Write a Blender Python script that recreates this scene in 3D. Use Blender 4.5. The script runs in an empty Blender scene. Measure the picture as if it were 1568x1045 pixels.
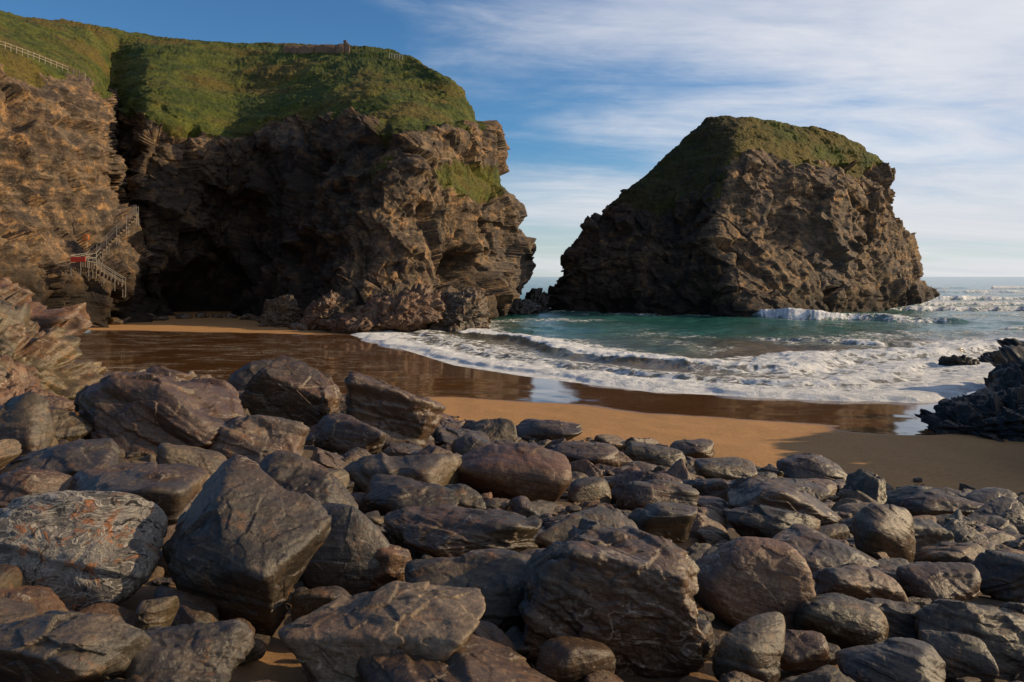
import bpy, bmesh, math, random
import numpy as np
from mathutils import Vector, Matrix, Euler
from mathutils.bvhtree import BVHTree

CAMZ=5.0; F=1220.0; HX=784.0; HY=424.0
def W(px,py,Y):
    return ((px-HX)/F*Y, Y, CAMZ-(py-HY)/F*Y)

# ---------------------------------------------------------------- noise
def hsh(ix,iy,iz,seed):
    h=(ix.astype(np.int64)*374761393+iy.astype(np.int64)*668265263+iz.astype(np.int64)*2147483647+seed*974634777)&0xffffffff
    h=((h^(h>>13))*1274126177)&0xffffffff
    h=((h^(h>>16))*2246822519)&0xffffffff
    h=h^(h>>13)
    return (h&0xffffff)/float(0xffffff)
def vnoise(P,seed=0):
    I=np.floor(P); Fr=P-I; I=I.astype(np.int64)
    u=Fr*Fr*Fr*(Fr*(Fr*6-15)+10)
    r=0
    for dx in (0,1):
        wx=u[:,0] if dx else 1-u[:,0]
        for dy in (0,1):
            wy=u[:,1] if dy else 1-u[:,1]
            for dz in (0,1):
                wz=u[:,2] if dz else 1-u[:,2]
                r=r+wx*wy*wz*hsh(I[:,0]+dx,I[:,1]+dy,I[:,2]+dz,seed)
    return r*2-1
ROT=np.array([[0.8,0.6,0],[-0.48,0.64,0.6],[0.36,-0.48,0.8]])
def fbm(P,oct=5,seed=0,gain=0.5,ridge=False):
    a=1.0;s=0;t=0;Q=P.copy()
    for o in range(oct):
        n=vnoise(Q,seed+o*17)
        if ridge: n=1-2*np.abs(n)
        s=s+a*n;t+=a;a*=gain
        Q=(Q@ROT)*2.03+11.3
    return s/t
def facets(P,seed=0,slope=0.8):
    """fractured-rock noise: each cell a randomly tilted plane"""
    I=np.floor(P).astype(np.int64)
    best=np.full(len(P),9e9); val=np.zeros(len(P))
    for dx in (-1,0,1):
        for dy in (-1,0,1):
            for dz in (-1,0,1):
                cx=I[:,0]+dx;cy=I[:,1]+dy;cz=I[:,2]+dz
                ox=P[:,0]-(cx+hsh(cx,cy,cz,seed+1));oy=P[:,1]-(cy+hsh(cx,cy,cz,seed+2));oz=P[:,2]-(cz+hsh(cx,cy,cz,seed+3))
                d=ox*ox+oy*oy+oz*oz
                v=(hsh(cx,cy,cz,seed+4)-.5)+slope*((hsh(cx,cy,cz,seed+5)-.5)*2*ox+(hsh(cx,cy,cz,seed+6)-.5)*2*oy+(hsh(cx,cy,cz,seed+7)-.5)*2*oz)
                m=d<best
                best=np.where(m,d,best); val=np.where(m,v,val)
    return val
def sstep(a,b,x):
    t=np.clip((x-a)/(b-a),0,1); return t*t*(3-2*t)
def strata(P,n,freq,seed,warp=0.3):
    n=np.array(n,float);n/=np.linalg.norm(n)
    t=(P@n)*freq+warp*fbm(P*freq*0.25,3,seed+5)
    i=np.floor(t);f=t-i
    z=np.zeros_like(i)
    a=hsh(i,z,z,seed);b=hsh(i+1,z,z,seed)
    return (a+(b-a)*sstep(0.72,1.0,f))*2-1

# ---------------------------------------------------------------- mesh helpers
def add_obj(name,me,mat=None,parent=None):
    ob=bpy.data.objects.new(name,me); bpy.context.collection.objects.link(ob)
    if mat: me.materials.append(mat)
    if parent: ob.parent=parent
    return ob
def mesh_np(name,V,Fq,smooth=True,attrs={}):
    me=bpy.data.meshes.new(name)
    k=Fq.shape[1]
    me.vertices.add(len(V)); me.vertices.foreach_set('co',V.astype(np.float32).ravel())
    me.loops.add(Fq.size); me.loops.foreach_set('vertex_index',Fq.astype(np.int32).ravel())
    me.polygons.add(len(Fq)); me.polygons.foreach_set('loop_start',np.arange(0,Fq.size,k,dtype=np.int32))
    me.polygons.foreach_set('loop_total',np.full(len(Fq),k,dtype=np.int32))
    me.update(calc_edges=True)
    me.polygons.foreach_set('use_smooth',np.full(len(Fq),smooth))
    for a,v in attrs.items():
        at=me.attributes.new(a,'FLOAT','POINT'); at.data.foreach_set('value',v.astype(np.float32))
    me.validate(); return me
def grid_faces(nr,nc,wrap=False):
    r=np.arange(nr-1)[:,None]; c=np.arange(nc if wrap else nc-1)[None,:]
    c2=(c+1)%nc
    return np.stack([r*nc+c,r*nc+c2,(r+1)*nc+c2,(r+1)*nc+c],-1).reshape(-1,4)
def crs(C,tv,periodic=False):
    """Catmull-Rom along axis 0 of C at params tv"""
    n=C.shape[0]
    if periodic:
        i=np.floor(tv).astype(int)%n; ids=[(i-1)%n,i,(i+1)%n,(i+2)%n]; f=tv-np.floor(tv)
    else:
        i=np.clip(np.floor(tv).astype(int),0,n-2); ids=[np.clip(i-1,0,n-1),i,i+1,np.clip(i+2,0,n-1)]; f=tv-i
    f=f.reshape((-1,)+(1,)*(C.ndim-1))
    p0,p1,p2,p3=[C[k] for k in ids]
    T=0.8
    return (2*f**3-3*f**2+1)*p1+(f**3-2*f**2+f)*(p2-p0)*0.5*T+(-2*f**3+3*f**2)*p2+(f**3-f**2)*(p3-p1)*0.5*T
def spaced(breaks,counts):
    out=[]
    for i,c in enumerate(counts): out.append(np.linspace(breaks[i],breaks[i+1],c,endpoint=False))
    out.append([breaks[-1]]); return np.concatenate(out)
def grid_normals(G,wrap=False):
    du=np.gradient(G,axis=1); dv=np.gradient(G,axis=0)
    if wrap: du=(np.roll(G,-1,1)-np.roll(G,1,1))/2
    N=np.cross(du,dv); N/=np.linalg.norm(N,axis=2,keepdims=True)+1e-9
    return N

# ---------------------------------------------------------------- node helpers
class NT:
    def __init__(s,mat): s.t=mat.node_tree; s.n=s.t.nodes; s.l=s.t.links
    def node(s,typ,**kw):
        nd=s.n.new(typ)
        for k,v in kw.items(): setattr(nd,k,v)
        return nd
    def link(s,a,b): s.l.new(a,b)
    def put(s,sock,v):
        if v is None: return
        if isinstance(v,bpy.types.NodeSocket): s.link(v,sock)
        else: sock.default_value=v
    def math(s,op,a,b=None,c=None,clamp=False):
        nd=s.node('ShaderNodeMath',operation=op); nd.use_clamp=clamp
        s.put(nd.inputs[0],a); s.put(nd.inputs[1],b)
        if c is not None: s.put(nd.inputs[2],c)
        return nd.outputs[0]
    def mix(s,f,a,b,bt='MIX'):
        nd=s.node('ShaderNodeMix',data_type='RGBA',blend_type=bt)
        s.put(nd.inputs[0],f)
        s.put(nd.inputs[6],a if not isinstance(a,tuple) else (*a,1)); s.put(nd.inputs[7],b if not isinstance(b,tuple) else (*b,1))
        return nd.outputs[2]
    def noise(s,vec,scale,detail=5,rough=0.55,dist=0.0):
        nd=s.node('ShaderNodeTexNoise'); s.put(nd.inputs['Vector'],vec)
        nd.inputs['Scale'].default_value=scale; nd.inputs['Detail'].default_value=detail
        nd.inputs['Roughness'].default_value=rough; nd.inputs['Distortion'].default_value=dist
        return nd.outputs['Fac']
    def mapv(s,vec,loc=(0,0,0),rot=(0,0,0),scale=(1,1,1)):
        nd=s.node('ShaderNodeMapping'); s.put(nd.inputs[0],vec)
        nd.inputs[1].default_value=loc; nd.inputs[2].default_value=rot; nd.inputs[3].default_value=scale
        return nd.outputs[0]
    def ss(s,v,a,b,lo=0.0,hi=1.0):
        nd=s.node('ShaderNodeMapRange',interpolation_type='SMOOTHSTEP'); s.put(nd.inputs[0],v)
        s.put(nd.inputs[1],a); s.put(nd.inputs[2],b); nd.inputs[3].default_value=lo; nd.inputs[4].default_value=hi
        return nd.outputs[0]
    def attr(s,name): return s.node('ShaderNodeAttribute',attribute_name=name).outputs['Fac']
    def bump(s,h,strength,dist,normal=None):
        nd=s.node('ShaderNodeBump'); s.put(nd.inputs['Height'],h); nd.inputs['Strength'].default_value=strength
        nd.inputs['Distance'].default_value=dist
        if normal is not None: s.link(normal,nd.inputs['Normal'])
        return nd.outputs[0]
def new_mat(name):
    m=bpy.data.materials.new(name); m.use_nodes=True; t=NT(m)
    return m,t,t.n['Principled BSDF']
def simple_mat(name,col,rough=0.7,scale=8,var=0.5):
    m,t,b=new_mat(name)
    tc=t.node('ShaderNodeTexCoord').outputs['Object']
    n=t.noise(tc,scale,4)
    c=t.mix(n,tuple(x*(1-var) for x in col),tuple(min(1,x*(1+var)) for x in col))
    t.link(c,b.inputs['Base Color']); b.inputs['Roughness'].default_value=rough
    t.link(t.bump(n,0.4,0.02),b.inputs['Normal']); return m

# ---------------------------------------------------------------- materials
def boulder_material(name='boulder_rock',k=1.0,rough=.24):
    m,t,b=new_mat(name)
    oi=t.node('ShaderNodeObjectInfo'); rnd=oi.outputs['Random']
    tc=t.node('ShaderNodeTexCoord').outputs['Object']
    off=t.node('ShaderNodeVectorMath',operation='SCALE'); off.inputs[0].default_value=(37,53,71); t.link(rnd,off.inputs['Scale'])
    ad=t.node('ShaderNodeVectorMath',operation='ADD'); t.link(tc,ad.inputs[0]); t.link(off.outputs[0],ad.inputs[1]); v=ad.outputs[0]
    n0=t.noise(v,.9,3,.5); n1=t.noise(v,1.8,5,.6); n2=t.noise(v,7,8,.68); n3=t.noise(v,34,5,.72)
    vs=t.mapv(v,rot=(.1,.15,0),scale=(0.6,0.6,5)); st=t.noise(vs,1.4,6,.65,0.8)
    vs2=t.mapv(v,rot=(0.25,0.2,0),scale=(0.5,0.7,18)); st2=t.noise(vs2,1.2,4,.6,0.6)
    ramp=t.node('ShaderNodeValToRGB'); t.link(rnd,ramp.inputs[0]); e=ramp.color_ramp.elements
    def cc(r,g,bb): return (r,g,bb,1)
    e[0].position=0; e[0].color=cc(.055,.040,.027); e[1].position=1; e[1].color=cc(.12,.078,.030)
    for p,c in ((.15,cc(.11,.088,.07)),(.30,cc(.14,.062,.028)),(.42,cc(.045,.033,.018)),(.54,cc(.17,.118,.072)),(.66,cc(.08,.056,.022)),(.78,cc(.18,.078,.034)),(.9,cc(.078,.066,.055))):
        q=e.new(p); q.color=c
    base=ramp.outputs[0]
    c=t.mix(t.ss(n1,.35,.66),base,t.mix(.7,base,(.020,.014,.009)))
    c=t.mix(t.ss(n0,.48,.64,0,.5),c,(.14,.060,.022))
    c=t.mix(t.ss(st,.48,.70,0,.55),c,(.24,.165,.095))
    c=t.mix(t.ss(st2,.54,.64,0,.45),c,(.020,.015,.010))
    c=t.mix(t.ss(n2,.55,.72,0,.6),c,(.30,.125,.036))
    vein=t.noise(t.mapv(v,loc=(5,3,1),scale=(.8,.8,2.5)),1.3,5,.55,1.2)
    vm=t.math('SUBTRACT',1.0,t.ss(t.math('ABSOLUTE',t.math('SUBTRACT',vein,.5)),0.0,.010))
    vm=t.math('MULTIPLY',vm,t.ss(t.noise(v,0.9,2),.5,.66))
    c=t.mix(t.math('MULTIPLY',vm,.65),c,(.5,.42,.32))
    c=t.mix(t.ss(n3,.3,.72),t.mix(.6,c,(.010,.008,.006)),c)
    c=t.mix(t.ss(t.noise(v,17,4,.75),.62,.72,0,.4),c,(.42,.34,.24))
    c=t.mix(1.0,c,(k,k,k),'MULTIPLY')
    t.link(c,b.inputs['Base Color'])
    r=t.math('MULTIPLY_ADD',n2,.4,rough); t.link(r,b.inputs['Roughness'])
    h=t.math('ADD',t.math('MULTIPLY',n2,.8),t.math('ADD',t.math('MULTIPLY',st2,.35),t.math('MULTIPLY',n3,.3)))
    h=t.math('ADD',h,t.math('MULTIPLY',st,.4))
    t.link(t.bump(h,0.75,0.030),b.inputs['Normal'])
    return m
def veined_material():
    m,t,b=new_mat('veined_quartz_rock')
    v=t.node('ShaderNodeTexCoord').outputs['Object']
    n1=t.noise(v,3,6,.65,.8); n2=t.noise(t.mapv(v,loc=(3,1,2)),4,8,.7,1.4)
    w=t.noise(t.mapv(v,rot=(.3,.1,0),scale=(1,1,2.2)),3.0,8,.6,3.2)
    rg=t.math('SUBTRACT',1.0,t.ss(t.math('ABSOLUTE',t.math('SUBTRACT',w,.5)),0.0,.055))
    c=t.mix(t.ss(n1,.4,.6),(.10,.085,.07),(.27,.23,.185))
    c=t.mix(t.math('MULTIPLY',rg,.92),c,(.68,.6,.5))
    c=t.mix(t.ss(n2,.56,.62,0,.85),c,(.42,.14,.03))
    c=t.mix(t.ss(t.noise(v,8,7,.72,2.0),.46,.41),c,(.03,.024,.018))
    t.link(c,b.inputs['Base Color']); b.inputs['Roughness'].default_value=.6
    t.link(t.bump(t.math('ADD',rg,n2),.9,.06),b.inputs['Normal']); return m
def cliff_material(name):
    m,t,b=new_mat(name)
    g=t.node('ShaderNodeNewGeometry'); P=g.outputs['Position']
    grass=t.attr('grass'); tide=t.attr('tide'); shade_tint=t.attr('shade_tint')
    n1=t.noise(P,.12,5,.6); n2=t.noise(P,.7,8,.68); n3=t.noise(P,3.2,6,.7)
    stv=t.mapv(P,rot=(0.15,0.6,0.1),scale=(.18,.18,1.5)); st=t.noise(stv,1.0,7,.68,.9)
    c=t.mix(t.ss(n1,.35,.65),(.075,.054,.040),(.145,.096,.06))
    c=t.mix(t.ss(st,.45,.68,0,.85),c,(.25,.175,.107))
    c=t.mix(t.ss(n2,.50,.68,0,.8),c,(.46,.255,.105))
    c=t.mix(t.ss(n2,.5,.34,0,.8),c,(.026,.022,.019))
    c=t.mix(t.ss(n3,.55,.3,0,.65),c,(.018,.015,.013))
    c=t.mix(t.ss(n3,.61,.71,0,.6),c,(.54,.40,.25))
    c=t.mix(t.ss(t.noise(P,.06,3,.5),.52,.64,0,.5),c,(.09,.083,.08))
    c=t.mix(t.math('MULTIPLY',tide,t.ss(n3,.2,.6,.6,.9)),c,(.020,.017,.015))
    g1=t.noise(P,.35,6,.7); g2=t.noise(P,2.6,6,.75); g3=t.noise(P,.09,4,.6)
    gc=t.mix(t.ss(g1,.35,.62),(.042,.062,.008),(.13,.135,.018))
    gc=t.mix(t.ss(g3,.47,.62,0,.6),gc,(.17,.10,.022))
    gc=t.mix(t.ss(g3,.48,.36,0,.5),gc,(.036,.066,.007))
    gc=t.mix(t.ss(g2,.6,.3,0,.85),gc,(.012,.017,.005))
    gm=t.ss(t.math('ADD',grass,t.math('MULTIPLY',t.math('SUBTRACT',t.noise(P,.9,7,.7),.5),.9)),.42,.58)
    c=t.mix(gm,c,gc)
    c=t.mix(t.math('MULTIPLY',shade_tint,t.ss(n1,.3,.6,.75,1)),c,t.mix(.80,c,(.009,.0065,.0045)))  # painted shade: masked cliff areas mixed towards near-black in the base colour
    t.link(c,b.inputs['Base Color']); b.inputs['Roughness'].default_value=.8
    b.inputs['Specular IOR Level'].default_value=.25
    h=t.math('ADD',t.math('MULTIPLY',n2,.7),t.math('ADD',t.math('MULTIPLY',n3,.45),t.math('MULTIPLY',st,.6)))
    hg=t.math('ADD',t.math('MULTIPLY',g2,1.0),t.math('MULTIPLY',g1,.5))
    hm=t.node('ShaderNodeMix'); t.put(hm.inputs[0],gm); t.put(hm.inputs[2],h); t.put(hm.inputs[3],hg)
    t.link(t.bump(hm.outputs[0],.9,.42),b.inputs['Normal'])
    return m
def sand_material():
    m,t,b=new_mat('beach_sand')
    P=t.node('ShaderNodeNewGeometry').outputs['Position']
    wet=t.attr('wet'); bank=t.attr('bank')
    n=t.noise(P,.35,5,.6); f=t.noise(P,9,6,.7); ff=t.noise(P,60,3,.7)
    dry=t.mix(n,(.34,.165,.050),(.45,.23,.072)); dry=t.mix(t.ss(f,.62,.35,0,.4),dry,(.2,.095,.03))
    dry=t.mix(t.ss(t.noise(P,2.2,5,.75),.66,.72,0,.7),dry,(.06,.04,.02))
    wetc=t.mix(n,(.08,.036,.013),(.125,.056,.020))
    w=t.ss(t.math('ADD',wet,t.math('MULTIPLY',t.math('SUBTRACT',t.noise(P,.5,4),.5),.5)),.25,.75)
    c=t.mix(w,dry,wetc)
    lv=t.mapv(P,rot=(0,0,-.12),scale=(.16,1.3,1)); ln=t.noise(lv,1.0,6,.6,1.2)
    lm=t.math('SUBTRACT',1.0,t.ss(t.math('ABSOLUTE',t.math('SUBTRACT',ln,.52)),0,.018))
    lm=t.math('MULTIPLY',lm,t.math('MULTIPLY',w,t.ss(t.noise(P,.22,3),.40,.52,0,.9)))
    lm=t.math('MULTIPLY',lm,t.attr('rill'))
    c=t.mix(lm,c,(.7,.6,.48))
    gr=t.mix(f,(.015,.011,.008),(.13,.08,.04))
    c=t.mix(bank,c,t.mix(t.ss(t.noise(P,.8,3),.48,.64,0,.4),gr,dry))
    t.link(c,b.inputs['Base Color'])
    r=t.node('ShaderNodeMix'); t.put(r.inputs[0],w); r.inputs[2].default_value=.9; r.inputs[3].default_value=.06
    t.link(r.outputs[0],b.inputs['Roughness'])
    hb=t.math('MULTIPLY',t.math('ADD',t.math('MULTIPLY',f,.5),t.math('MULTIPLY',ff,.1)),t.math('SUBTRACT',1.02,w))
    t.link(t.bump(hb,.6,.06),b.inputs['Normal'])
    return m
def sea_material():
    m,t,b=new_mat('sea_water')
    P=t.node('ShaderNodeNewGeometry').outputs['Position']
    foam=t.attr('foam'); sh=t.attr('shallow'); far=t.attr('far')
    n=t.noise(P,.12,5,.6)
    c=t.mix(n,(.012,.065,.055),(.035,.15,.12))
    c=t.mix(far,c,(.02,.12,.13))
    c=t.mix(t.math('MULTIPLY',sh,t.ss(n,.25,.6,.6,1)),c,(.15,.095,.05))
    warp=t.node('ShaderNodeVectorMath',operation='ADD')
    nz=t.node('ShaderNodeTexNoise'); t.link(P,nz.inputs['Vector']); nz.inputs['Scale'].default_value=.7; nz.inputs['Detail'].default_value=4
    sc_=t.node('ShaderNodeVectorMath',operation='SCALE'); t.link(nz.outputs['Color'],sc_.inputs[0]); sc_.inputs['Scale'].default_value=2.2
    t.link(P,warp.inputs[0]); t.link(sc_.outputs[0],warp.inputs[1])
    vo=t.node('ShaderNodeTexVoronoi',feature='DISTANCE_TO_EDGE'); t.link(t.mapv(warp.outputs[0],scale=(.7,1.3,1)),vo.inputs['Vector']); vo.inputs['Scale'].default_value=1.3
    lace=t.math('SUBTRACT',1.0,t.ss(vo.outputs['Distance'],0.0,.28))
    fn=t.noise(P,1.2,10,.75,.4); fb=t.noise(P,.3,3,.5)
    tex=t.math('ADD',t.math('MULTIPLY',lace,.22),t.math('MULTIPLY',fn,.85)); tex=t.math('ADD',tex,t.math('MULTIPLY_ADD',fb,.4,-.2))
    fm=t.ss(t.math('ADD',foam,tex),.95,1.09)
    c=t.mix(t.math('MULTIPLY',t.ss(t.math('ADD',foam,tex),.7,1.1),.4),c,(.4,.45,.42))
    c=t.mix(fm,c,t.mix(t.ss(fn,.4,.6),(.6,.61,.62),(.88,.87,.85)))
    t.link(c,b.inputs['Base Color'])
    r=t.node('ShaderNodeMix'); t.put(r.inputs[0],fm); r.inputs[2].default_value=.12; r.inputs[3].default_value=.9
    t.link(r.outputs[0],b.inputs['Roughness']); b.inputs['IOR'].default_value=1.33
    h=t.math('ADD',t.math('MULTIPLY',t.noise(t.mapv(P,scale=(.6,1.2,1)),.8,7,.62),1.0),t.math('MULTIPLY',t.math('MULTIPLY',fn,fm),1.6))
    t.link(t.bump(h,.9,.28),b.inputs['Normal'])
    return m
M_B=boulder_material(); M_V=veined_material(); M_C=cliff_material('cliff_rock_and_turf'); M_S=sand_material(); M_W=sea_material()
M_D=boulder_material('dark_reef_rock',.20,.3); M_P=boulder_material('pale_slate',1.5,.30)  # reef rock is the boulder colour evenly darkened

# ---------------------------------------------------------------- shore description (world metres)
WL=np.array([(-70,150),(-30,125),(-16,84),(-12.9,67),(-7.4,55),(-3.1,45),(0.5,40.4),(6.1,34.7),(11.2,32.8),(16.1,31.9),(21.5,36.0),(26,40),(40,46),(90,50),(400,20)],float)
def poly_dist(X,Y,PL):
    d=np.full(X.shape,1e9)
    for (x0,y0),(x1,y1) in zip(PL[:-1],PL[1:]):
        dx,dy=x1-x0,y1-y0; t=np.clip(((X-x0)*dx+(Y-y0)*dy)/(dx*dx+dy*dy),0,1)
        d=np.minimum(d,np.hypot(X-x0-t*dx,Y-y0-t*dy))
    return d
def shore_s(X,Y):
    d=poly_dist(X,Y,WL); return np.where(Y>np.interp(X,WL[:,0],WL[:,1]),d,-d)
BK=np.array([(-60,60),(-30,44),(-19,37),(-13.4,34.5),(-5.9,29.5),(-1.3,24.6),(2.2,22.2),(5.3,20),(6.9,17.4),(8.6,16.8),(10.8,16.4),(30,16),(100,16)],float)
def ground(X,Y):
    X=np.asarray(X,float);Y=np.asarray(Y,float)
    s=shore_s(X,Y)
    z=np.where(s<0,np.minimum(-s*0.022,.6),np.maximum(-s*.06,-3))
    d=np.interp(X,BK[:,0],BK[:,1])-Y
    bz=np.where(d>0,d*.13,d*.3)+0.30
    bz=np.minimum(bz,3.5+np.maximum(-Y,0)*.1)
    return np.maximum(z,bz)
# ---------------------------------------------------------------- sand sheet
ys=np.concatenate([np.linspace(-60,0,20,endpoint=False),np.linspace(0,45,420,endpoint=False),np.linspace(45,150,160)])
xs=np.concatenate([np.linspace(-150,-30,50,endpoint=False),np.linspace(-30,32,480,endpoint=False),np.linspace(32,160,40)])
X,Y=np.meshgrid(xs,ys); X=X.ravel();Y=Y.ravel()
P=np.stack([X,Y,0*X],1)
Z=ground(X,Y)
n=fbm(P*.25,4,3)
bkd=np.interp(X,BK[:,0],BK[:,1])-Y
bank=sstep(-1.0,1.5,bkd+n*2)
s=shore_s(X,Y)
DRY=np.array([(-60,29),(-2.3,32.2),(1.4,30.7),(5.2,28.5),(9.3,26.2),(12,24.8),(16,24),(30,24),(100,24)],float)
dd=Y-np.interp(X,DRY[:,0],DRY[:,1])
wet=sstep(-1.2,1.2,dd+n*1.2)*(1-sstep(66,70,Y+n*3))
wet=np.maximum(wet,sstep(1,.6,np.hypot((X-12.8)/2.6,(Y-25.5)/1.3)+n*.4))
wet=np.maximum(wet,sstep(1,.6,np.hypot((X-9.8)/1.6,(Y-15.2)/1.2)+n*.4))
Z=Z+n*.05*sstep(1,5,-s)+fbm(P*1.5,4,9)*.10*bank+fbm(P*.9,3,19)*.035*(1-wet)*(1-bank)
rill=sstep(-2,-12,X-0*Y)*0.8+.2
me=mesh_np('sand',np.stack([X,Y,Z],1),grid_faces(len(ys),len(xs)),attrs={'wet':wet,'bank':bank,'rill':rill})
add_obj('sand_beach',me,M_S)

# ---------------------------------------------------------------- sea
pyr=np.concatenate([[424.25,424.5,424.8],np.arange(425.2,480,.33),np.arange(480,650,.36)])[::-1]
Yr=6100/(pyr-424)
tt=np.concatenate([np.linspace(-2.2,-.3,60,endpoint=False),np.linspace(-.3,.75,820,endpoint=False),np.linspace(.75,2.4,50)])
Yg,T=np.meshgrid(Yr,tt,indexing='ij'); X=(Yg*T).ravel();Y=Yg.ravel()
P=np.stack([X,Y,0*X],1)
s=shore_s(X,Y); n=fbm(P*.12,4,31); nf=fbm(P*.6,4,37); nm=fbm(P*.3,4,39)
sw=s+n*2.2+nf*.5+nm*1.0
foam=np.zeros_like(X); Z=np.zeros_like(X)
def band(s0,s1,e=.8): return sstep(s0,s0+e,sw)*(1-sstep(s1-e*1.5,s1+e,sw))
right=sstep(2,16,X)
foam+=.9*sstep(-3,.3,s+nf*.5)*(1-sstep(1.6,6.2,sw))
foam=np.maximum(foam,.48*sstep(0,3,s)*(1-sstep(6,10,sw)))
foam=np.maximum(foam,(.92)*band(9.0,12.8,.4)*sstep(-16,-8,X))
foam=np.maximum(foam,(.43+.12*right)*band(10,15.5,1.2))
foam=np.maximum(foam,.80*right*band(4.0,7.0,.8))
foam=np.maximum(foam,.56*right*band(0,14,2))
foam=np.maximum(foam,.38*right*sstep(16,18,sw)*(1-sstep(24,32,sw))*(n>-.1))
Z+=.38*sstep(8.2,9.6,sw)*(1-sstep(9.8,14,sw))*sstep(-10,0,X)+.16*sstep(.1,.9,sw)*(1-sstep(1.2,4.5,sw))
Z+=.18*sstep(3.9,4.9,sw)*(1-sstep(5.2,8,sw))
for (x0,y0,x1,y1,h,wd,fo) in [(28,97,50,84,1.1,2.6,.85),(52,120,110,112,.8,3,.8),(78,175,170,165,.9,4,.85),(105,250,260,240,1.1,5,.85),(66,140,140,136,.6,3,.75),(18,62,40,52,.35,2.5,.5),(-4,88,10,90,.2,1.6,.5),(9,108,22,104,.2,1.5,.5),(60,98,120,90,.6,3,.65),(45,76,70,70,.4,2.5,.6),(160,330,420,320,1.2,6,.8)]:
    L=math.hypot(x1-x0,y1-y0); ux,uy=(x1-x0)/L,(y1-y0)/L
    a=(X-x0)*ux+(Y-y0)*uy; q=(-(X-x0)*uy+(Y-y0)*ux)+n*wd*1.2+nf*wd*.25
    along=sstep(-2,L*.12,a)*(1-sstep(L*.85,L+2,a))*(0.75+.5*n)
    prof=sstep(-wd*.28,0,q)*(1-sstep(0,wd*1.6,q))
    Z+=h*prof*along
    foam=np.maximum(foam,fo*along*sstep(-wd*.45,-wd*.15,q)*(1-sstep(wd*.35,wd*1.1,q)))
    foam=np.maximum(foam,.38*along*sstep(-wd*2.5,-wd*.3,q)*(1-sstep(wd*1.1,wd*3.5,q)))
foam=np.maximum(foam,sstep(36,70,X)*.44*(n>-.15)*(1-sstep(250,450,Y)))
for (cx,cy,rx,ry,fo) in [(38,103,36,5,.38),(4,92,10,4,.38),(-2,86,5,4,.4),(12,116,12,8,.3)]:
    foam=np.maximum(foam,fo*(1-sstep(.6,1.1,np.hypot((X-cx)/rx,(Y-cy)/ry)+n*.3)))
swell=np.sin((Y+X*.25)*.32+n*3)*.12+np.sin((Y-X*.3)*.75+n*4)*.06
near=sstep(2,14,s); fade=(1-sstep(150,350,Y))
Z+=(swell*(1-sstep(400,1500,Y))+fbm(P*.45,5,41)*.15*fade)*near + nf*.06*sstep(0,2,s)*fade
Z+=.02*sstep(-.5,.5,s)+foam*.16*fbm(P*1.3,4,43)*fade*sstep(.3,2,s)
shallow=1-sstep(5,22,s+n*9-8*right)
far=sstep(80,400,Y)
me=mesh_np('sea',np.stack([X,Y,Z],1),grid_faces(len(Yr),len(tt)),attrs={'foam':foam,'shallow':shallow,'far':far})
add_obj('sea',me,M_W)

# ---------------------------------------------------------------- cliffs
def build_cliff(name,C,tr,tc,wrap,grassfn,seed,caves=[],amp=1.0,sn=(-.6,.15,.75),shadefn=None):
    G=crs(C,tr); G=np.swapaxes(crs(np.swapaxes(G,0,1),tc,wrap),0,1)
    nr,nc=G.shape[:2]
    R=np.repeat(tr[:,None],nc,1).ravel(); Cc=np.repeat(tc[None,:],nr,0).ravel()
    N=grid_normals(G,wrap).reshape(-1,3)
    V=G.reshape(-1,3).copy()
    w=fbm(V*.06,3,seed+90)
    g=np.clip(grassfn(V,N,R,Cc,w),0,1)
    rock=1-g*.93
    D=fbm(V*.045,4,seed,ridge=False)*2.2*amp*(.25+.75*rock)
    V1=V@np.array([[.9,0,.42],[0,1,0],[-.42,0,.9]])*np.array([.75,1,1.15]); wp=np.stack([fbm(V*.15,3,seed+1),fbm(V*.15,3,seed+2),fbm(V*.15,3,seed+3)],1)
    D+=fbm(V*.09,4,seed+7,ridge=True)*1.1*amp*rock
    D+=facets((V1+wp*2)/7.0,seed+11)*2.7*amp*rock
    D+=facets((V1+wp*1.5)/2.8,seed+23)*1.0*amp*rock
    D+=facets((V1+wp*.6)/1.1,seed+29)*.36*amp*rock
    D+=strata(V+wp*1.6,sn,.5,seed+41,.8)*.22*amp*rock
    D+=strata(V+wp*.9,sn,1.5,seed+43,.6)*.10*amp*rock
    D+=fbm(V*1.6,4,seed+51)*.18*rock+fbm(V*.5,5,seed+57)*.5*g*.8+fbm(V*2.2,3,seed+58)*.14*g+fbm(V*np.array([.12,.12,.9]),3,seed+59)*.45*g
    shade_tint=shadefn(V,R,Cc,w)
    for (cx,cy,cz,rx,rz,dep) in caves:
        q=((V[:,0]-cx)/rx)**2+((V[:,2]-cz)/rz)**2+((V[:,1]-cy)/14)**2
        D-=dep*np.exp(-q**2); shade_tint=np.maximum(shade_tint,np.exp(-q**2*.8))  # cave mouths get shade painted into the colour as well
    V+=N*D[:,None]
    tide=(1-sstep(1.5,4.5,V[:,2]+w*2))*.8
    me=mesh_np(name,V,grid_faces(nr,nc,wrap),attrs={'grass':g,'tide':tide,'shade_tint':shade_tint})
    ob=add_obj(name,me,M_C)
    return ob,V,grid_faces(nr,nc,wrap)

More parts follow.
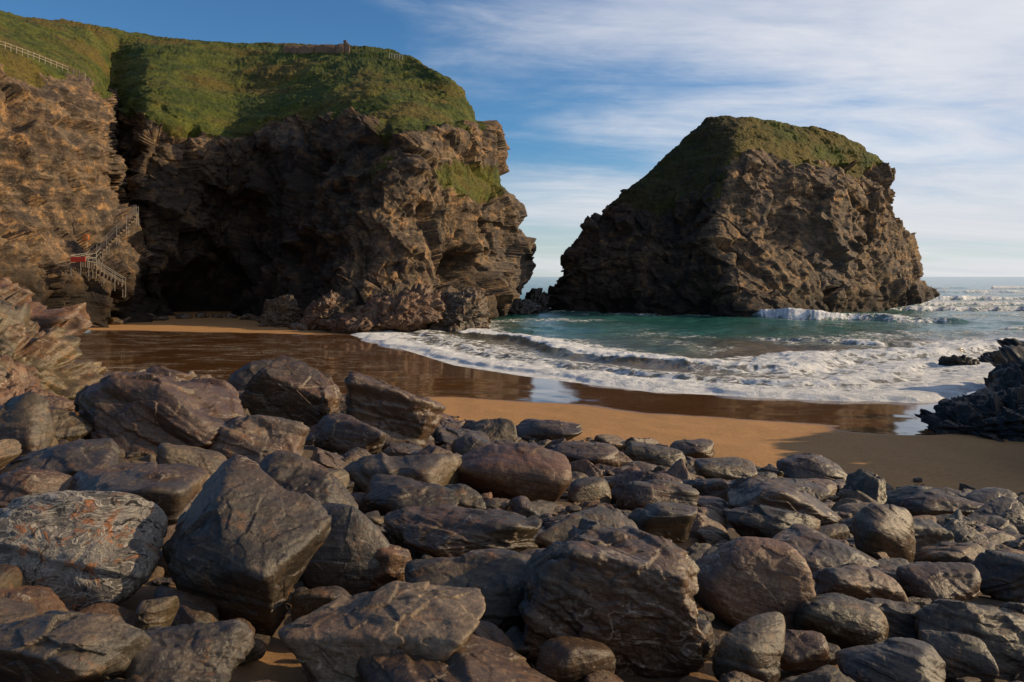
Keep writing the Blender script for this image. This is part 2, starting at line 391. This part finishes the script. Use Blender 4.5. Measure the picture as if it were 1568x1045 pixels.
cols=[
 [(-300,532,45),(-300,400,47),(-300,250,49),(-310,100,52),(-330,-20,56),(-300,-60,75),(-250,-60,110),(-200,60,200)],
 [(20,500,62),(10,400,63),(5,300,65),(-10,180,68),(-30,72,72),(-10,52,90),(0,32,130),(0,150,220)],
 [(175,495,77),(195,425,77),(150,320,79),(150,210,82),(138,135,88),(130,85,108),(120,46,140),(130,160,220)],
 [(225,492,88),(215,420,93),(185,300,101),(178,215,108),(172,150,114),(175,98,126),(190,57,145),(190,170,220)],
 [(262,490,92),(242,420,91),(225,330,92),(215,250,94),(222,180,97),(235,125,110),(250,64,148),(250,170,220)],
 [(340,488,99),(335,420,104),(340,330,104),(350,260,103),(360,200,104),(360,130,120),(370,70,150),(370,170,220)],
 [(405,495,89),(415,430,94),(435,340,98),(452,250,100),(470,180,102),(450,130,116),(450,70,148),(450,170,220)],
 [(470,500,76),(500,440,77),(530,330,79),(570,240,83),(590,180,88),(560,130,108),(530,74,145),(530,170,210)],
 [(600,507,72),(610,440,76),(640,330,81),(655,255,85),(668,190,90),(640,140,108),(612,84,135),(600,170,200)],
 [(728,503,80),(712,440,87),(712,340,91),(710,262,94),(705,195,97),(688,152,107),(658,106,122),(640,170,180)],
 [(745,488,94),(758,420,100),(774,322,103),(735,250,104),(728,195,106),(715,160,111),(690,130,120),(660,170,160)],
 [(780,470,114),(778,400,114),(772,347,116),(735,255,119),(722,195,121),(706,168,126),(682,140,132),(640,170,155)],
 [(740,465,150),(735,400,150),(730,340,150),(690,250,148),(680,200,146),(675,180,145),(660,150,144),(620,180,150)],
]
C=np.array([[W(*p) for p in c] for c in cols]).swapaxes(0,1)
def gf_head(V,N,R,Cc,w):
    n=fbm(V*.2,5,77)
    g=sstep(3.75,4.05,R+n*.55)
    slope=sstep(.55,.75,N[:,2]+n*.35)*sstep(9,13,V[:,2]+n*5)
    nose=np.exp(-(((V[:,0]+4.5)/3.5)**2+((V[:,2]-16.5)/2.4)**2))*1.2*(V[:,1]>85)*(V[:,1]<115)
    return np.maximum(np.maximum(g,slope*.9),nose)
def shade_head(V,R,Cc,w):
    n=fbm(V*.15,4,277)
    cove=sstep(2.3,3.2,Cc+n*.5)*(1-sstep(6.5,7.3,Cc+n*.6-.25*(R-1)))*(1-sstep(3.1,4.0,R+n*.8))  # shadow across the cove walls, painted into the albedo
    foot=(1-sstep(3,8.5,V[:,2]+n*5))*(Cc<3.2)*.9  # lower left cliff: dark rock and undercut shade, both put into the colour
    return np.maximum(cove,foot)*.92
tr=spaced([0,1,2,3,4,5,6,7],[85,110,95,85,60,60,20])
tc=spaced(list(range(13)),[30,75,60,50,90,90,90,90,110,90,70,30])
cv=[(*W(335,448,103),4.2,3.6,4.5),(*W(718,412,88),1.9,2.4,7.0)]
head,HV,HF=build_cliff('headland_cliff',C,tr,tc,False,gf_head,100,caves=cv,shadefn=shade_head)

def ring(pts): return [W(*p) for p in pts]
rings=[
 ring([(845,474,122),(960,484,108),(1080,489,101),(1165,492,97),(1290,486,108),(1385,470,124),(1420,455,136),(1300,440,156),(1000,440,150)]),
 ring([(866,428,123),(965,430,110),(1070,432,103),(1140,435,100),(1280,430,110),(1375,430,124),(1399,430,135),(1300,400,152),(1000,400,146)]),
 ring([(872,385,124),(970,375,113),(1065,375,107),(1112,370,104),(1270,370,112),(1360,375,124),(1390,375,133),(1290,370,148),(1010,360,142)]),
 ring([(937,315,125),(1000,312,117),(1075,310,110),(1120,310,107),(1262,310,114),(1335,310,123),(1366,315,131),(1280,310,143),(1040,300,138)]),
 ring([(988,270,126),(1032,267,120),(1090,264,113),(1132,262,110),(1250,270,116),(1325,275,124),(1365,268,130),(1280,262,138),(1060,264,134)]),
 ring([(1036,226,126),(1062,228,122),(1104,228,117),(1140,228,114),(1235,250,119),(1310,258,125),(1352,247,129),(1280,230,134),(1072,226,131)]),
 ring([(1070,196,126),(1084,200,123),(1112,202,121),(1142,203,120),(1225,218,122),(1290,230,125),(1322,228,128),(1270,211,131),(1092,198,129)]),
 ring([(1084,182,126),(1094,183,125),(1120,184,125),(1152,185,125),(1210,193,125),(1260,202,126),(1292,210,127),(1250,201,128),(1112,184,127)]),
 ring([(1090,180,126),(1098,180,126),(1122,181,126),(1154,183,126),(1210,190,126),(1252,198,126.5),(1284,206,127),(1250,198,127),(1114,182,126)]),
]
C2=np.array(rings)
def gf_isl(V,N,R,Cc,w):
    n=fbm(V*.2,5,177)
    g=sstep(4.9,5.25,R+n*1.2)
    leftside=((Cc<2.7)|(Cc>7.6))
    g=np.maximum(g,sstep(2.8,4.1,R+n*1.3)*leftside*.95)
    return np.maximum(g,sstep(.6,.8,N[:,2]+n*.3)*sstep(13,17,V[:,2]))
def shade_isl(V,R,Cc,w):
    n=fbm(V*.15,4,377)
    return .85*np.maximum(1-sstep(2.3,2.95,Cc+n*.35),sstep(7.4,7.8,Cc))  # left flank away from the sun, its shade painted into the colour
tr2=spaced(list(range(9)),[75,75,85,70,60,50,24,4])
tc2=spaced(list(range(10)),[90,80,70,110,95,60,60,30,40])[:-1]
isl,IV,IF=build_cliff('sea_stack_island',C2,tr2,tc2,True,gf_isl,300,amp=.8,shadefn=shade_isl)

# ---------------------------------------------------------------- rocks
def ico(sub):
    bm=bmesh.new(); bmesh.ops.create_icosphere(bm,subdivisions=sub,radius=1)
    V=np.array([v.co[:] for v in bm.verts]); Fc=np.array([[v.index for v in f.verts] for f in bm.faces]); bm.free()
    return V/np.linalg.norm(V,axis=1,keepdims=True),Fc
ICO={k:ico(k) for k in (5,6,7)}
def rock(seed,sub=6,n=13,p=14,st=.05,rough=1.0,dims=(1,1,1),sn=(.15,.1,1),jag=0.0):
    rs=np.random.RandomState(seed); D,Fc=ICO[sub]
    acc=np.zeros(len(D))
    axes=np.array([(1,0,0),(-1,0,0),(0,1,0),(0,-1,0),(0,0,1),(0,0,-1)],float)
    ns=rs.normal(size=(n,3)); ns/=np.linalg.norm(ns,axis=1,keepdims=True); hs=rs.uniform(.72,1.02,n)
    j=rs.normal(size=(6,3))*.22; axes=axes+j; axes/=np.linalg.norm(axes,axis=1,keepdims=True)
    for a,h in list(zip(ns,hs))+list(zip(axes,rs.uniform(.82,1.05,6))):
        acc+=(np.maximum(D@a,0)/h)**p
    V=D*(acc**(-1/p))[:,None]
    V/=np.abs(V).max(0)
    V=V*np.array(dims); o=rs.uniform(0,50,3)
    S=(dims[0]*dims[1]*dims[2])**(1/3)
    Q=V/S+o
    fk=min(1.0,max(0.0,(p-6)/10))
    d=fbm(Q*1.3,4,seed)*.055+facets(Q*1.5,seed+3,.7)*(.02+.06*fk)+facets(Q*3.6,seed+6,.7)*(.006+.018*fk)+fbm(Q*6,4,seed+9)*.012
    sr=rs.normal(size=3)*.25+np.array(sn)
    d+=(strata(Q,sr,2.6,seed+12,.7)*st*.7+strata(Q,sr,8,seed+14,.5)*st*.28)*(.4+sstep(-.3,.3,fbm(Q*.8,2,seed+20)))
    if jag>0:
        wq=np.stack([fbm(Q*2,3,seed+61),fbm(Q*2,3,seed+62),fbm(Q*2,3,seed+63)],1)*.3
        Qs=(Q+wq)*np.array([1,1,2.2])
        d+=jag*(facets(Qs*2.2,seed+31)*.16+facets(Qs*4.5,seed+33)*.075+facets(Qs*9,seed+35)*.035)
    V=V+D*(d*rough*S)[:,None]
    return V,Fc
footprints=[]; heroes=[]
def hero(px,py,w,h,seed,p=12,n=12,st=.04,rot=0,sub=6,mat=None,name='boulder',depth=.8,rough=1.0,foot=.32,yaw=None,sn=(.15,.1,1),jag=0):
    kx=(px-HX)/F; kb=(py+foot*h-HY)/F
    Yt=1.6
    while Yt<80:
        if CAMZ-kb*Yt<=float(ground(np.array([kx*Yt]),np.array([Yt]))[0])+.08: break
        Yt+=.05
    c=W(px,py,Yt)
    a=w/2*Yt/F; cz=h/2*Yt/F
    V,Fc=rock(seed,sub,n,p,st,rough,(a*1.04,max(a,cz)*depth,cz*1.08),sn,jag)
    me=mesh_np(name,V,Fc)
    ob=add_obj(name,me,mat or M_B); ob.location=c
    rr=random.Random(seed)
    ob.rotation_euler=(math.radians(rr.uniform(-6,6)),math.radians(rot),math.radians(yaw if yaw is not None else rr.uniform(-14,14)))
    footprints.append((c[0],c[1],c[2],a,max(a,cz)*depth,cz)); heroes.append((px,py,w,h,Yt))
    return ob
H=[
 (105,848,275,165,1,dict(mat=M_V,sub=7,p=8,st=.06,rot=-3)),
 (362,862,235,225,2,dict(sub=7,p=18,n=9,rot=12,st=.03)),
 (525,852,158,145,3,dict(sub=7,p=8,st=.015,rot=0)),
 (90,990,250,170,4,dict(sub=7,p=22,n=8,st=.05)),
 (578,985,320,130,5,dict(sub=7,p=24,n=8,st=.05,rot=-2,mat=M_P)),
 (690,1030,330,110,6,dict(sub=7,p=16,rot=8,st=.12)),
 (940,925,275,195,7,dict(sub=7,p=20,n=12,st=.10,rot=15,rough=1.2,jag=.12)),
 (1143,895,190,140,8,dict(sub=7,p=8,st=.03,rot=14,mat=M_P)),
 (878,1020,125,85,9,dict(p=7,st=.02)),
 (1150,1008,140,95,10,dict(p=8,st=.04)),
 (912,822,178,80,11,dict(p=14,st=.06,rot=6)),
 (700,815,235,85,12,dict(p=16,st=.12,rot=8,jag=.15)),
 (235,640,270,125,13,dict(sub=7,p=20,n=9,st=.08,rot=12)),
 (450,615,150,125,14,dict(sub=7,p=20,n=8,rot=10)),
 (600,645,165,115,15,dict(p=16,st=.09,rot=16,jag=.2)),
 (402,582,125,55,16,dict(p=14,rot=5)),
 (780,730,180,95,17,dict(p=8,st=.03,rot=10)),
 (612,725,190,95,18,dict(p=10,st=.06,rot=-3)),
 (452,760,195,110,19,dict(p=12,st=.09,rot=5,jag=.15)),
 (205,765,235,90,20,dict(p=16,st=.08,rot=3)),
 (405,680,150,80,21,dict(p=14,st=.08,rot=12,mat=M_P)),
 (292,712,125,60,22,dict(p=12,rot=10,mat=M_P)),
 (1357,822,115,105,23,dict(p=8,st=.05,rot=20)),
 (1200,778,190,60,24,dict(p=16,st=.09,rot=12)),
 (1185,812,150,70,25,dict(p=16,st=.08,rot=14)),
 (735,905,235,120,26,dict(p=20,n=9,st=.06,rot=4)),
 (1310,898,145,60,27,dict(p=14,st=.07,rot=4,mat=M_P)),
 (1500,968,190,90,28,dict(p=14,st=.10,rot=6)),
 (1300,955,150,75,29,dict(p=12,st=.09,rot=10)),
 (1375,1025,170,80,30,dict(p=10,st=.07,rot=8)),
 (25,660,110,110,31,dict(p=10)),
 (110,712,180,65,32,dict(p=14,st=.07)),
 (1535,885,110,75,33,dict(p=12,st=.06)),
 (903,750,75,50,34,dict(p=8,st=.02)),
 (798,772,62,45,35,dict(p=8,st=.02)),
 (635,768,170,60,36,dict(p=14,st=.09)),
 (1005,762,120,60,37,dict(p=10,st=.06,rot=8,mat=M_P)),
 (1110,722,95,45,38,dict(p=9)),
 (1010,805,120,65,39,dict(p=10,st=.07)),
 (228,962,60,80,40,dict(p=12)),
 (290,1010,220,90,41,dict(p=16,st=.12,jag=.15)),
 (1260,860,170,50,42,dict(p=12,st=.08,rot=5)),
 (530,672,120,60,43,dict(p=14,st=.09,jag=.2)),
 (840,662,110,40,44,dict(p=10)),
 (1240,722,100,45,45,dict(p=10)),
 (1225,760,100,50,46,dict(p=10)),
 (1440,780,120,45,47,dict(p=10,st=.07)),
 (250,580,80,40,48,dict(p=12)),
 (320,600,90,55,49,dict(p=12)),
 (700,772,90,55,50,dict(p=10,st=.07)),
 (500,935,90,70,51,dict(p=10)),
 (1060,985,90,70,52,dict(p=10)),
 (40,755,130,70,53,dict(p=14,st=.08)),
 (590,875,100,90,54,dict(p=12,st=.12)),
 (1440,900,110,60,55,dict(p=10)),
 (280,940,110,60,56,dict(p=12,rot=25)),
 (900,700,110,45,57,dict(p=9)),
 (1000,700,95,40,58,dict(p=9)),
 (720,690,90,45,59,dict(p=9)),
 (1060,690,80,32,60,dict(p=9)),
 (1450,1000,110,60,61,dict(p=10)),
 (1220,1000,110,60,62,dict(p=9,st=.03)),
]
for (px,py,w,h,sd,kw) in H: hero(px,py,w,h,sd*7+1,**kw)
def big(name,c,dims,seed,rot,st=.07,p=12,n=12,rough=1.1,sub=7,sn=(.15,.1,1),mat=None,jag=0):
    V,Fc=rock(seed,sub,n,p,st,rough,dims,sn,jag)
    ob=add_obj(name,mesh_np(name,V,Fc),mat or M_B); ob.location=c; ob.rotation_euler=[math.radians(a) for a in rot]
    footprints.append((c[0],c[1],c[2],dims[0]*.9,dims[1]*.9,dims[2])); return ob
big('rock_outcrop',(-10.4,15.2,3.0),(3.4,3.2,1.8),501,(0,32,10),st=.10,rough=1.1,p=16,mat=M_P,jag=.9)
big('rock_outcrop',(-8.5,13.2,2.0),(2.1,1.8,1.0),503,(0,24,-15),st=.10,rough=1.1,p=14,mat=M_P,jag=.9)
big('rock_outcrop',(-15.9,21,3.5),(3.8,4.0,2.2),505,(0,26,20),st=.10,rough=1.1,p=16,mat=M_P,jag=.9)
big('reef_rock',(19.6,26.8,.25),(7.0,3.2,2.3),511,(0,-8,8),st=.09,rough=1.1,mat=M_D,jag=1.1)
big('reef_rock',(16.4,25.4,.15),(3.4,1.8,1.0),512,(0,-5,10),st=.09,rough=1.1,mat=M_D,jag=1.1)
big('reef_rock',(26.0,25.0,1.2),(7.0,4.0,5.4),513,(0,-4,-6),st=.07,rough=1.1,mat=M_D,jag=1)
big('reef_rock',(19.5,18.6,.7),(6.2,2.6,3.2),514,(0,-6,-6),st=.07,rough=1.1,mat=M_D,jag=1)
big('reef_rock',(26.8,33.5,.3),(5.6,3,2.4),515,(0,-8,0),st=.09,rough=1.1,sub=7,mat=M_D,jag=1.1)
big('reef_rock',(25.0,44.5,.05),(1.8,1.0,.5),517,(0,6,0),sub=6,rough=1.2,p=16,mat=M_D,jag=.6)
big('reef_rock',(28.2,46,.1),(1.6,1.2,.6),519,(0,-6,0),sub=6,rough=1.2,p=16,mat=M_D,jag=.6)
big('reef_rock',(3.6,118,.2),(2.0,3.0,3.0),521,(0,0,0),sub=6,mat=M_D,jag=.8)
big('reef_rock',(-.5,106,.2),(4.5,4,2.2),523,(0,0,0),sub=6,mat=M_D,jag=.8)
# slabby ledges at the foot of the headland
M_L=boulder_material('ledge_rock',1.15,.4)
big('cliff_foot_ledge',(-11.2,72.5,1.2),(5.6,3.2,2.2),531,(0,-20,12),st=.12,p=18,n=8,mat=M_L,jag=.9)
big('cliff_foot_ledge',(-5.4,75.0,1.3),(3.8,3.4,2.6),533,(0,-12,-10),st=.12,p=18,n=8,mat=M_L,jag=.9)
big('cliff_foot_ledge',(-17.5,75.0,.9),(3.6,2.6,2.0),535,(0,-28,10),st=.12,p=18,n=8,mat=M_L,jag=.9)
big('cliff_foot_ledge',(-22.2,77.0,1.2),(1.9,1.8,2.2),537,(0,-20,0),st=.12,p=18,n=8,mat=M_L,jag=.8,sub=6)

# fill boulders resting on a running height map
field=bpy.data.objects.new('boulder_field',None); bpy.context.collection.objects.link(field)
lib=[]
for i in range(32):
    rs=random.Random(900+i)
    V,Fc=rock(900+i,6,rs.choice([8,10,14]),rs.choice([7,9,12,16,20]),rs.choice([.02,.05,.09]),1.0,(1,rs.uniform(.5,.9),rs.uniform(.32,.62)),jag=rs.choice([0,0,0,.12,.2]))
    me=mesh_np('boulder_shape',V,Fc); me.materials.append(M_B if i%5 else M_P); lib.append((me,V[:,2].max(),V[:,1].max()))
small=[]
for i in range(12):
    rs=random.Random(950+i)
    V,Fc=rock(950+i,5,10,9,.04,1.0,(1,rs.uniform(.55,.95),rs.uniform(.35,.7)))
    me=mesh_np('cobble_shape',V,Fc); me.materials.append(M_B if i%4 else M_P); small.append((me,V[:,2].max(),V[:,1].max()))
RX0,RY0,RS=-32.0,0.0,.1; NX,NY=640,480
gx,gy=np.meshgrid(RX0+np.arange(NX)*RS,RY0+np.arange(NY)*RS)
base=ground(gx.ravel(),gy.ravel()).reshape(NY,NX); hm=base.copy()
def stamp(x,y,z,a,b,c,test=False):
    r=max(a,b); i0=int((x-r-RX0)/RS);i1=int((x+r-RX0)/RS)+2;j0=int((y-r-RY0)/RS);j1=int((y+r-RY0)/RS)+2
    i0=max(i0,0);j0=max(j0,0);i1=min(i1,NX);j1=min(j1,NY)
    if i1<=i0 or j1<=j0: return None
    q=((gx[j0:j1,i0:i1]-x)/a)**2+((gy[j0:j1,i0:i1]-y)/b)**2
    m=q<1
    if not m.any(): return None
    sub=hm[j0:j1,i0:i1]
    if test: return sub[m].mean()-base[j0:j1,i0:i1][m].mean(), sub[m].mean()
    sub[m]=np.maximum(sub[m],(z+c*np.sqrt(np.maximum(0,1-q)))[m]); return 1
for f in footprints: stamp(f[0],f[1],f[2],f[3],f[4],f[5])
rng=random.Random(4)
def clear_of(x,y,z,r,h):
    """keep loose rocks from burying the large named boulders standing behind them"""
    sx=HX+x/y*F; top=HY+(CAMZ-z-h)/y*F; bot=HY+(CAMZ-z+h)/y*F; rr=r/y*F
    for (px,py,w,hh,Yh) in heroes:
        if Yh>y-.2 and abs(sx-px)<.42*w+rr*.7 and top<py+.28*hh and bot>py-.5*hh: return False
    return True
def scatter(N,smin,smax,ymin,ymax,libr,maxocc,spill=0.0,chk=True):
    cnt=0
    for _ in range(N):
        y=ymin+(ymax-ymin)*rng.random()**.75; x=y*rng.uniform(-.82,.86)
        b=float(np.interp(x,BK[:,0],BK[:,1]))
        e=b-y+rng.gauss(0,.35)
        if e<-spill*rng.random()**2: continue
        r=(smin+(smax-smin)*rng.random()**1.7)/2*(.75 if e<2 else 1)
        t=stamp(x,y,0,r*.8,r*.8,0,True)
        if t is None: continue
        occ,mean=t
        if occ>maxocc*r: continue
        me,zt,yt=rng.choice(libr)
        zc=mean+r*zt*rng.uniform(.1,.5)
        if zc+r*zt>CAMZ-.5 and y<4: continue
        if chk and not clear_of(x,y,zc,r,r*zt): continue
        ob=bpy.data.objects.new('rock',me); bpy.context.collection.objects.link(ob); ob.parent=field
        ob.location=(x,y,zc); ob.scale=(r,r*rng.uniform(.85,1.1),r*rng.uniform(.8,1.15))
        ob.rotation_euler=(math.radians(rng.gauss(0,13)),math.radians(rng.gauss(8,15)),rng.uniform(-.7,.7)+(math.pi if rng.random()<.5 else 0))
        stamp(x,y,zc,r*.9,r*.8,r*zt*.9); cnt+=1
    return cnt
print('big',scatter(2500,.75,1.4,7,42,lib,.3,spill=.2))
print('med',scatter(5000,.40,.8,3.5,42,lib,.4,spill=.8))
print('sm',scatter(6500,.18,.42,2.5,32,lib,.6,spill=2.0))
print('cob',scatter(9000,.07,.22,2.3,22,small,1.1,spill=1.5,chk=False))
for i in range(70):
    px=rng.uniform(130,470); Yc=np.interp(px,[130,235,340,405,470],[74,84,94,86,74])-abs(rng.gauss(0,1.6))
    x=(px-HX)/F*Yc; r=rng.uniform(.25,.95)
    me,zt,yt=rng.choice(lib); ob=bpy.data.objects.new('rock',me); bpy.context.collection.objects.link(ob); ob.parent=field
    ob.location=(x,Yc,float(ground(x,Yc))+r*.2); ob.scale=(r,r,r); ob.rotation_euler=(rng.gauss(0,.2),rng.gauss(0,.2),rng.uniform(0,6))

# ---------------------------------------------------------------- man-made things
bvh=BVHTree.FromPolygons([tuple(v) for v in HV[:]],[tuple(int(i) for i in f) for f in HF[::1]])
def hit(px,py):
    d=Vector(((px-HX)/F,1,-(py-HY)/F)); l=d.length; loc,nn,i,dist=bvh.ray_cast(Vector((0,0,CAMZ)),d/l)
    return loc if loc else Vector(W(px,py,80))
def boxes(name,items,mat,parent=None):
    bm=bmesh.new()
    for (a,b,tx,ty) in items:
        a=Vector(a);b=Vector(b); d=b-a; L=d.length
        if L<1e-4: continue
        r=bmesh.ops.create_cube(bm,size=1)['verts']
        Mx=Matrix.Translation((a+b)/2)@d.to_track_quat('Z','Y').to_matrix().to_4x4()@Matrix.Diagonal((tx,ty,L,1))
        bmesh.ops.transform(bm,matrix=Mx,verts=r)
    bmesh.ops.bevel(bm,geom=bm.edges[:],offset=.006,segments=1,affect='EDGES')
    me=bpy.data.meshes.new(name); bm.to_mesh(me); bm.free(); return add_obj(name,me,mat,parent)
M_wood=simple_mat('weathered_timber',(.30,.25,.18)); M_steel=simple_mat('galvanised_rail',(.24,.215,.18),.45); M_conc=simple_mat('concrete_step',(.12,.09,.065),.85)
M_red=simple_mat('red_paint',(.6,.05,.02),.5,8,.15); M_stone=simple_mat('stone_masonry',(.16,.105,.07),.9,3,.6)
st=bpy.data.objects.new('beach_staircase',None); bpy.context.collection.objects.link(st)
route=[(210,330),(150,390),(140,402),(116,406),(140,410),(190,440)]
ref=min([hit(px+dx,py+dy).y for (px,py) in route for dx in (-8,0,8) for dy in (-6,6)])
pts=[]
for a in route:
    yy=min(hit(a[0]+dx,a[1]+dy).y for dx in (-10,0,10) for dy in (-10,0,10))
    yy=min(yy,ref+4.0)
    pts.append(Vector(W(a[0],a[1],yy-.5)))
rail=[];steps=[]
for a,b in zip(pts[:-1],pts[1:]):
    L=(b-a).length; k=max(2,int(L/.32)); side=Vector((b.y-a.y,-(b.x-a.x),0))
    side=side.normalized()*.42 if side.length>1e-3 else Vector((.42,0,0))
    for j in range(k+1):
        c=a.lerp(b,j/k); steps.append((c-side,c+side,.1,.34))
    for sg in (-1,1):
        o=side*sg
        for hh in (.8,.42): rail.append((a+o+Vector((0,0,hh)),b+o+Vector((0,0,hh)),.04,.04))
        for j in range(int(L/1.5)+2):
            c=a.lerp(b,j/(int(L/1.5)+1)); rail.append((c+o-Vector((0,0,.9)),c+o+Vector((0,0,.83)),.045,.045))
boxes('treads',steps,M_conc,st); boxes('handrails',rail,M_steel,st)
q=pts[3]+Vector((0,-.55,0)); boxes('red_barrier_panel',[(q+Vector((-.1,0,.45)),q+Vector((1.1,0,.45)),.05,.42)],M_red,st)
lb=bpy.data.objects.new('lifebuoy_station',None); bpy.context.collection.objects.link(lb)
q=hit(137,368)+Vector((0,-.5,0))
boxes('post',[(q-Vector((0,0,.8)),q+Vector((0,0,.5)),.07,.07)],M_wood,lb)
bpy.ops.mesh.primitive_torus_add(major_radius=.24,minor_radius=.07,location=q+Vector((0,-.12,.2)),rotation=(math.pi/2,0,0))
o=bpy.context.object; o.name='ring'; o.data.materials.append(simple_mat('orange_plastic',(.6,.14,.03),.4,8,.1)); o.parent=lb
items=[];prev=None
for i in range(17):
    f=i/16; px=-10+140*f; py=67+52*f**1.1
    q=hit(px,py+3); items.append((q-Vector((0,0,.3)),q+Vector((0,0,.7)),.07,.07))
    if prev is not None and (q-prev).length<14:
        items.append((prev+Vector((0,0,.62)),q+Vector((0,0,.62)),.04,.05)); items.append((prev+Vector((0,0,.33)),q+Vector((0,0,.33)),.03,.045))
    prev=q
boxes('clifftop_fence',items,M_wood)
items=[]
for i in range(30):
    f=i/29; q=hit(438+94*f,80); hh=.1+.35*f+.35*rng.random()+.65
    items.append((q+Vector((0,0,-.6)),q+Vector((0,0,.15+hh*.5)),.75,.5))
    for L in range(2):
        if rng.random()<.8: items.append((q+Vector((-.3,-.12,.2+hh*.5+L*.18)),q+Vector((.3+rng.random()*.2,.1,.2+hh*.5+L*.18)),.17,.45+rng.random()*.12))
for k in range(3):
    q=hit(528+k*2,80); items.append((q+Vector((0,0,-.4)),q+Vector((.05,0,1.9-.35*k)),.35,.5))
boxes('ruined_stone_wall',items,M_stone)
items=[];prev=None
for i in range(6):
    q=hit(596+i*4,90+i*.7); items.append((q-Vector((0,0,.3)),q+Vector((0,0,.9)),.07,.07))
    if prev: items.append((prev+Vector((0,0,.8)),q+Vector((0,0,.8)),.045,.05))
    prev=q
boxes('viewpoint_railing',items,simple_mat('pale_timber',(.45,.4,.33)))

# ---------------------------------------------------------------- light
tosun=Vector((.9,.13,.37)).normalized()
sl=bpy.data.lights.new('sun','SUN'); sl.energy=5.0; sl.angle=math.radians(.5); sl.color=(1,.77,.47)
so=bpy.data.objects.new('sun',sl); bpy.context.collection.objects.link(so); so.rotation_euler=tosun.to_track_quat('Z','Y').to_euler()
w=bpy.data.worlds.new("World"); bpy.context.scene.world=w; w.use_nodes=True; t=NT(w)
bg=t.n['Background']; bg.inputs['Strength'].default_value=.062
sky=t.node('ShaderNodeTexSky',sky_type='NISHITA'); sky.sun_disc=False
sky.sun_elevation=math.asin(tosun.z); sky.sun_rotation=math.atan2(tosun.x,tosun.y); sky.air_density=1.0; sky.dust_density=.4; sky.ozone_density=2.5
D=t.node('ShaderNodeTexCoord').outputs['Generated']
sx=t.node('ShaderNodeSeparateXYZ'); t.link(D,sx.inputs[0])
zz=t.math('ADD',t.math('MAXIMUM',sx.outputs[2],0.0),.14)
cx=t.math('DIVIDE',sx.outputs[0],zz); cy=t.math('DIVIDE',sx.outputs[1],zz)
cb=t.node('ShaderNodeCombineXYZ'); t.link(cx,cb.inputs[0]); t.link(cy,cb.inputs[1])
v1=t.mapv(cb.outputs[0],loc=(.4,.2,0),rot=(0,0,-.9),scale=(.45,.9,1))
c1=t.noise(v1,.6,8,.56,.6); c2=t.noise(t.mapv(cb.outputs[0],loc=(3,1,0),rot=(0,0,-1.1),scale=(.6,1.7,1)),.9,9,.6,.9)
c3=t.noise(t.mapv(cb.outputs[0],loc=(1,4,0),rot=(0,0,-.6),scale=(1.6,2.4,1)),1.7,8,.64,.5)
cov=t.math('ADD',t.math('MULTIPLY',c1,.8),t.math('MULTIPLY',c2,.28)); cov=t.math('ADD',cov,t.math('MULTIPLY',c3,.18))
cov=t.math('ADD',cov,t.math('MULTIPLY',sx.outputs[0],.36))
cm=t.ss(cov,.54,.83,0,.94)
hz=t.ss(sx.outputs[2],.17,-.01,0,.6)
cc=t.mix(t.ss(c2,.3,.7),(9.2,10.0,11.9),(12.6,12.8,13.6))
skyc=t.mix(1.0,sky.outputs[0],(.84,1.42,1.86),'MULTIPLY')
col=t.mix(cm,skyc,cc); col=t.mix(hz,col,(12.1,12.2,12.1))
t.link(col,bg.inputs[0])

# ---------------------------------------------------------------- camera
cam=bpy.data.cameras.new('camera'); co=bpy.data.objects.new('camera',cam); bpy.context.collection.objects.link(co)
co.location=(0,0,CAMZ); co.rotation_euler=(math.pi/2,0,0); cam.sensor_width=36; cam.lens=36*F/1568; cam.shift_y=-(522.5-424)/1568
cam.clip_start=.1; cam.clip_end=60000
sc=bpy.context.scene; sc.camera=co
sc.view_settings.view_transform='Standard'; sc.view_settings.look='None'; sc.view_settings.exposure=0
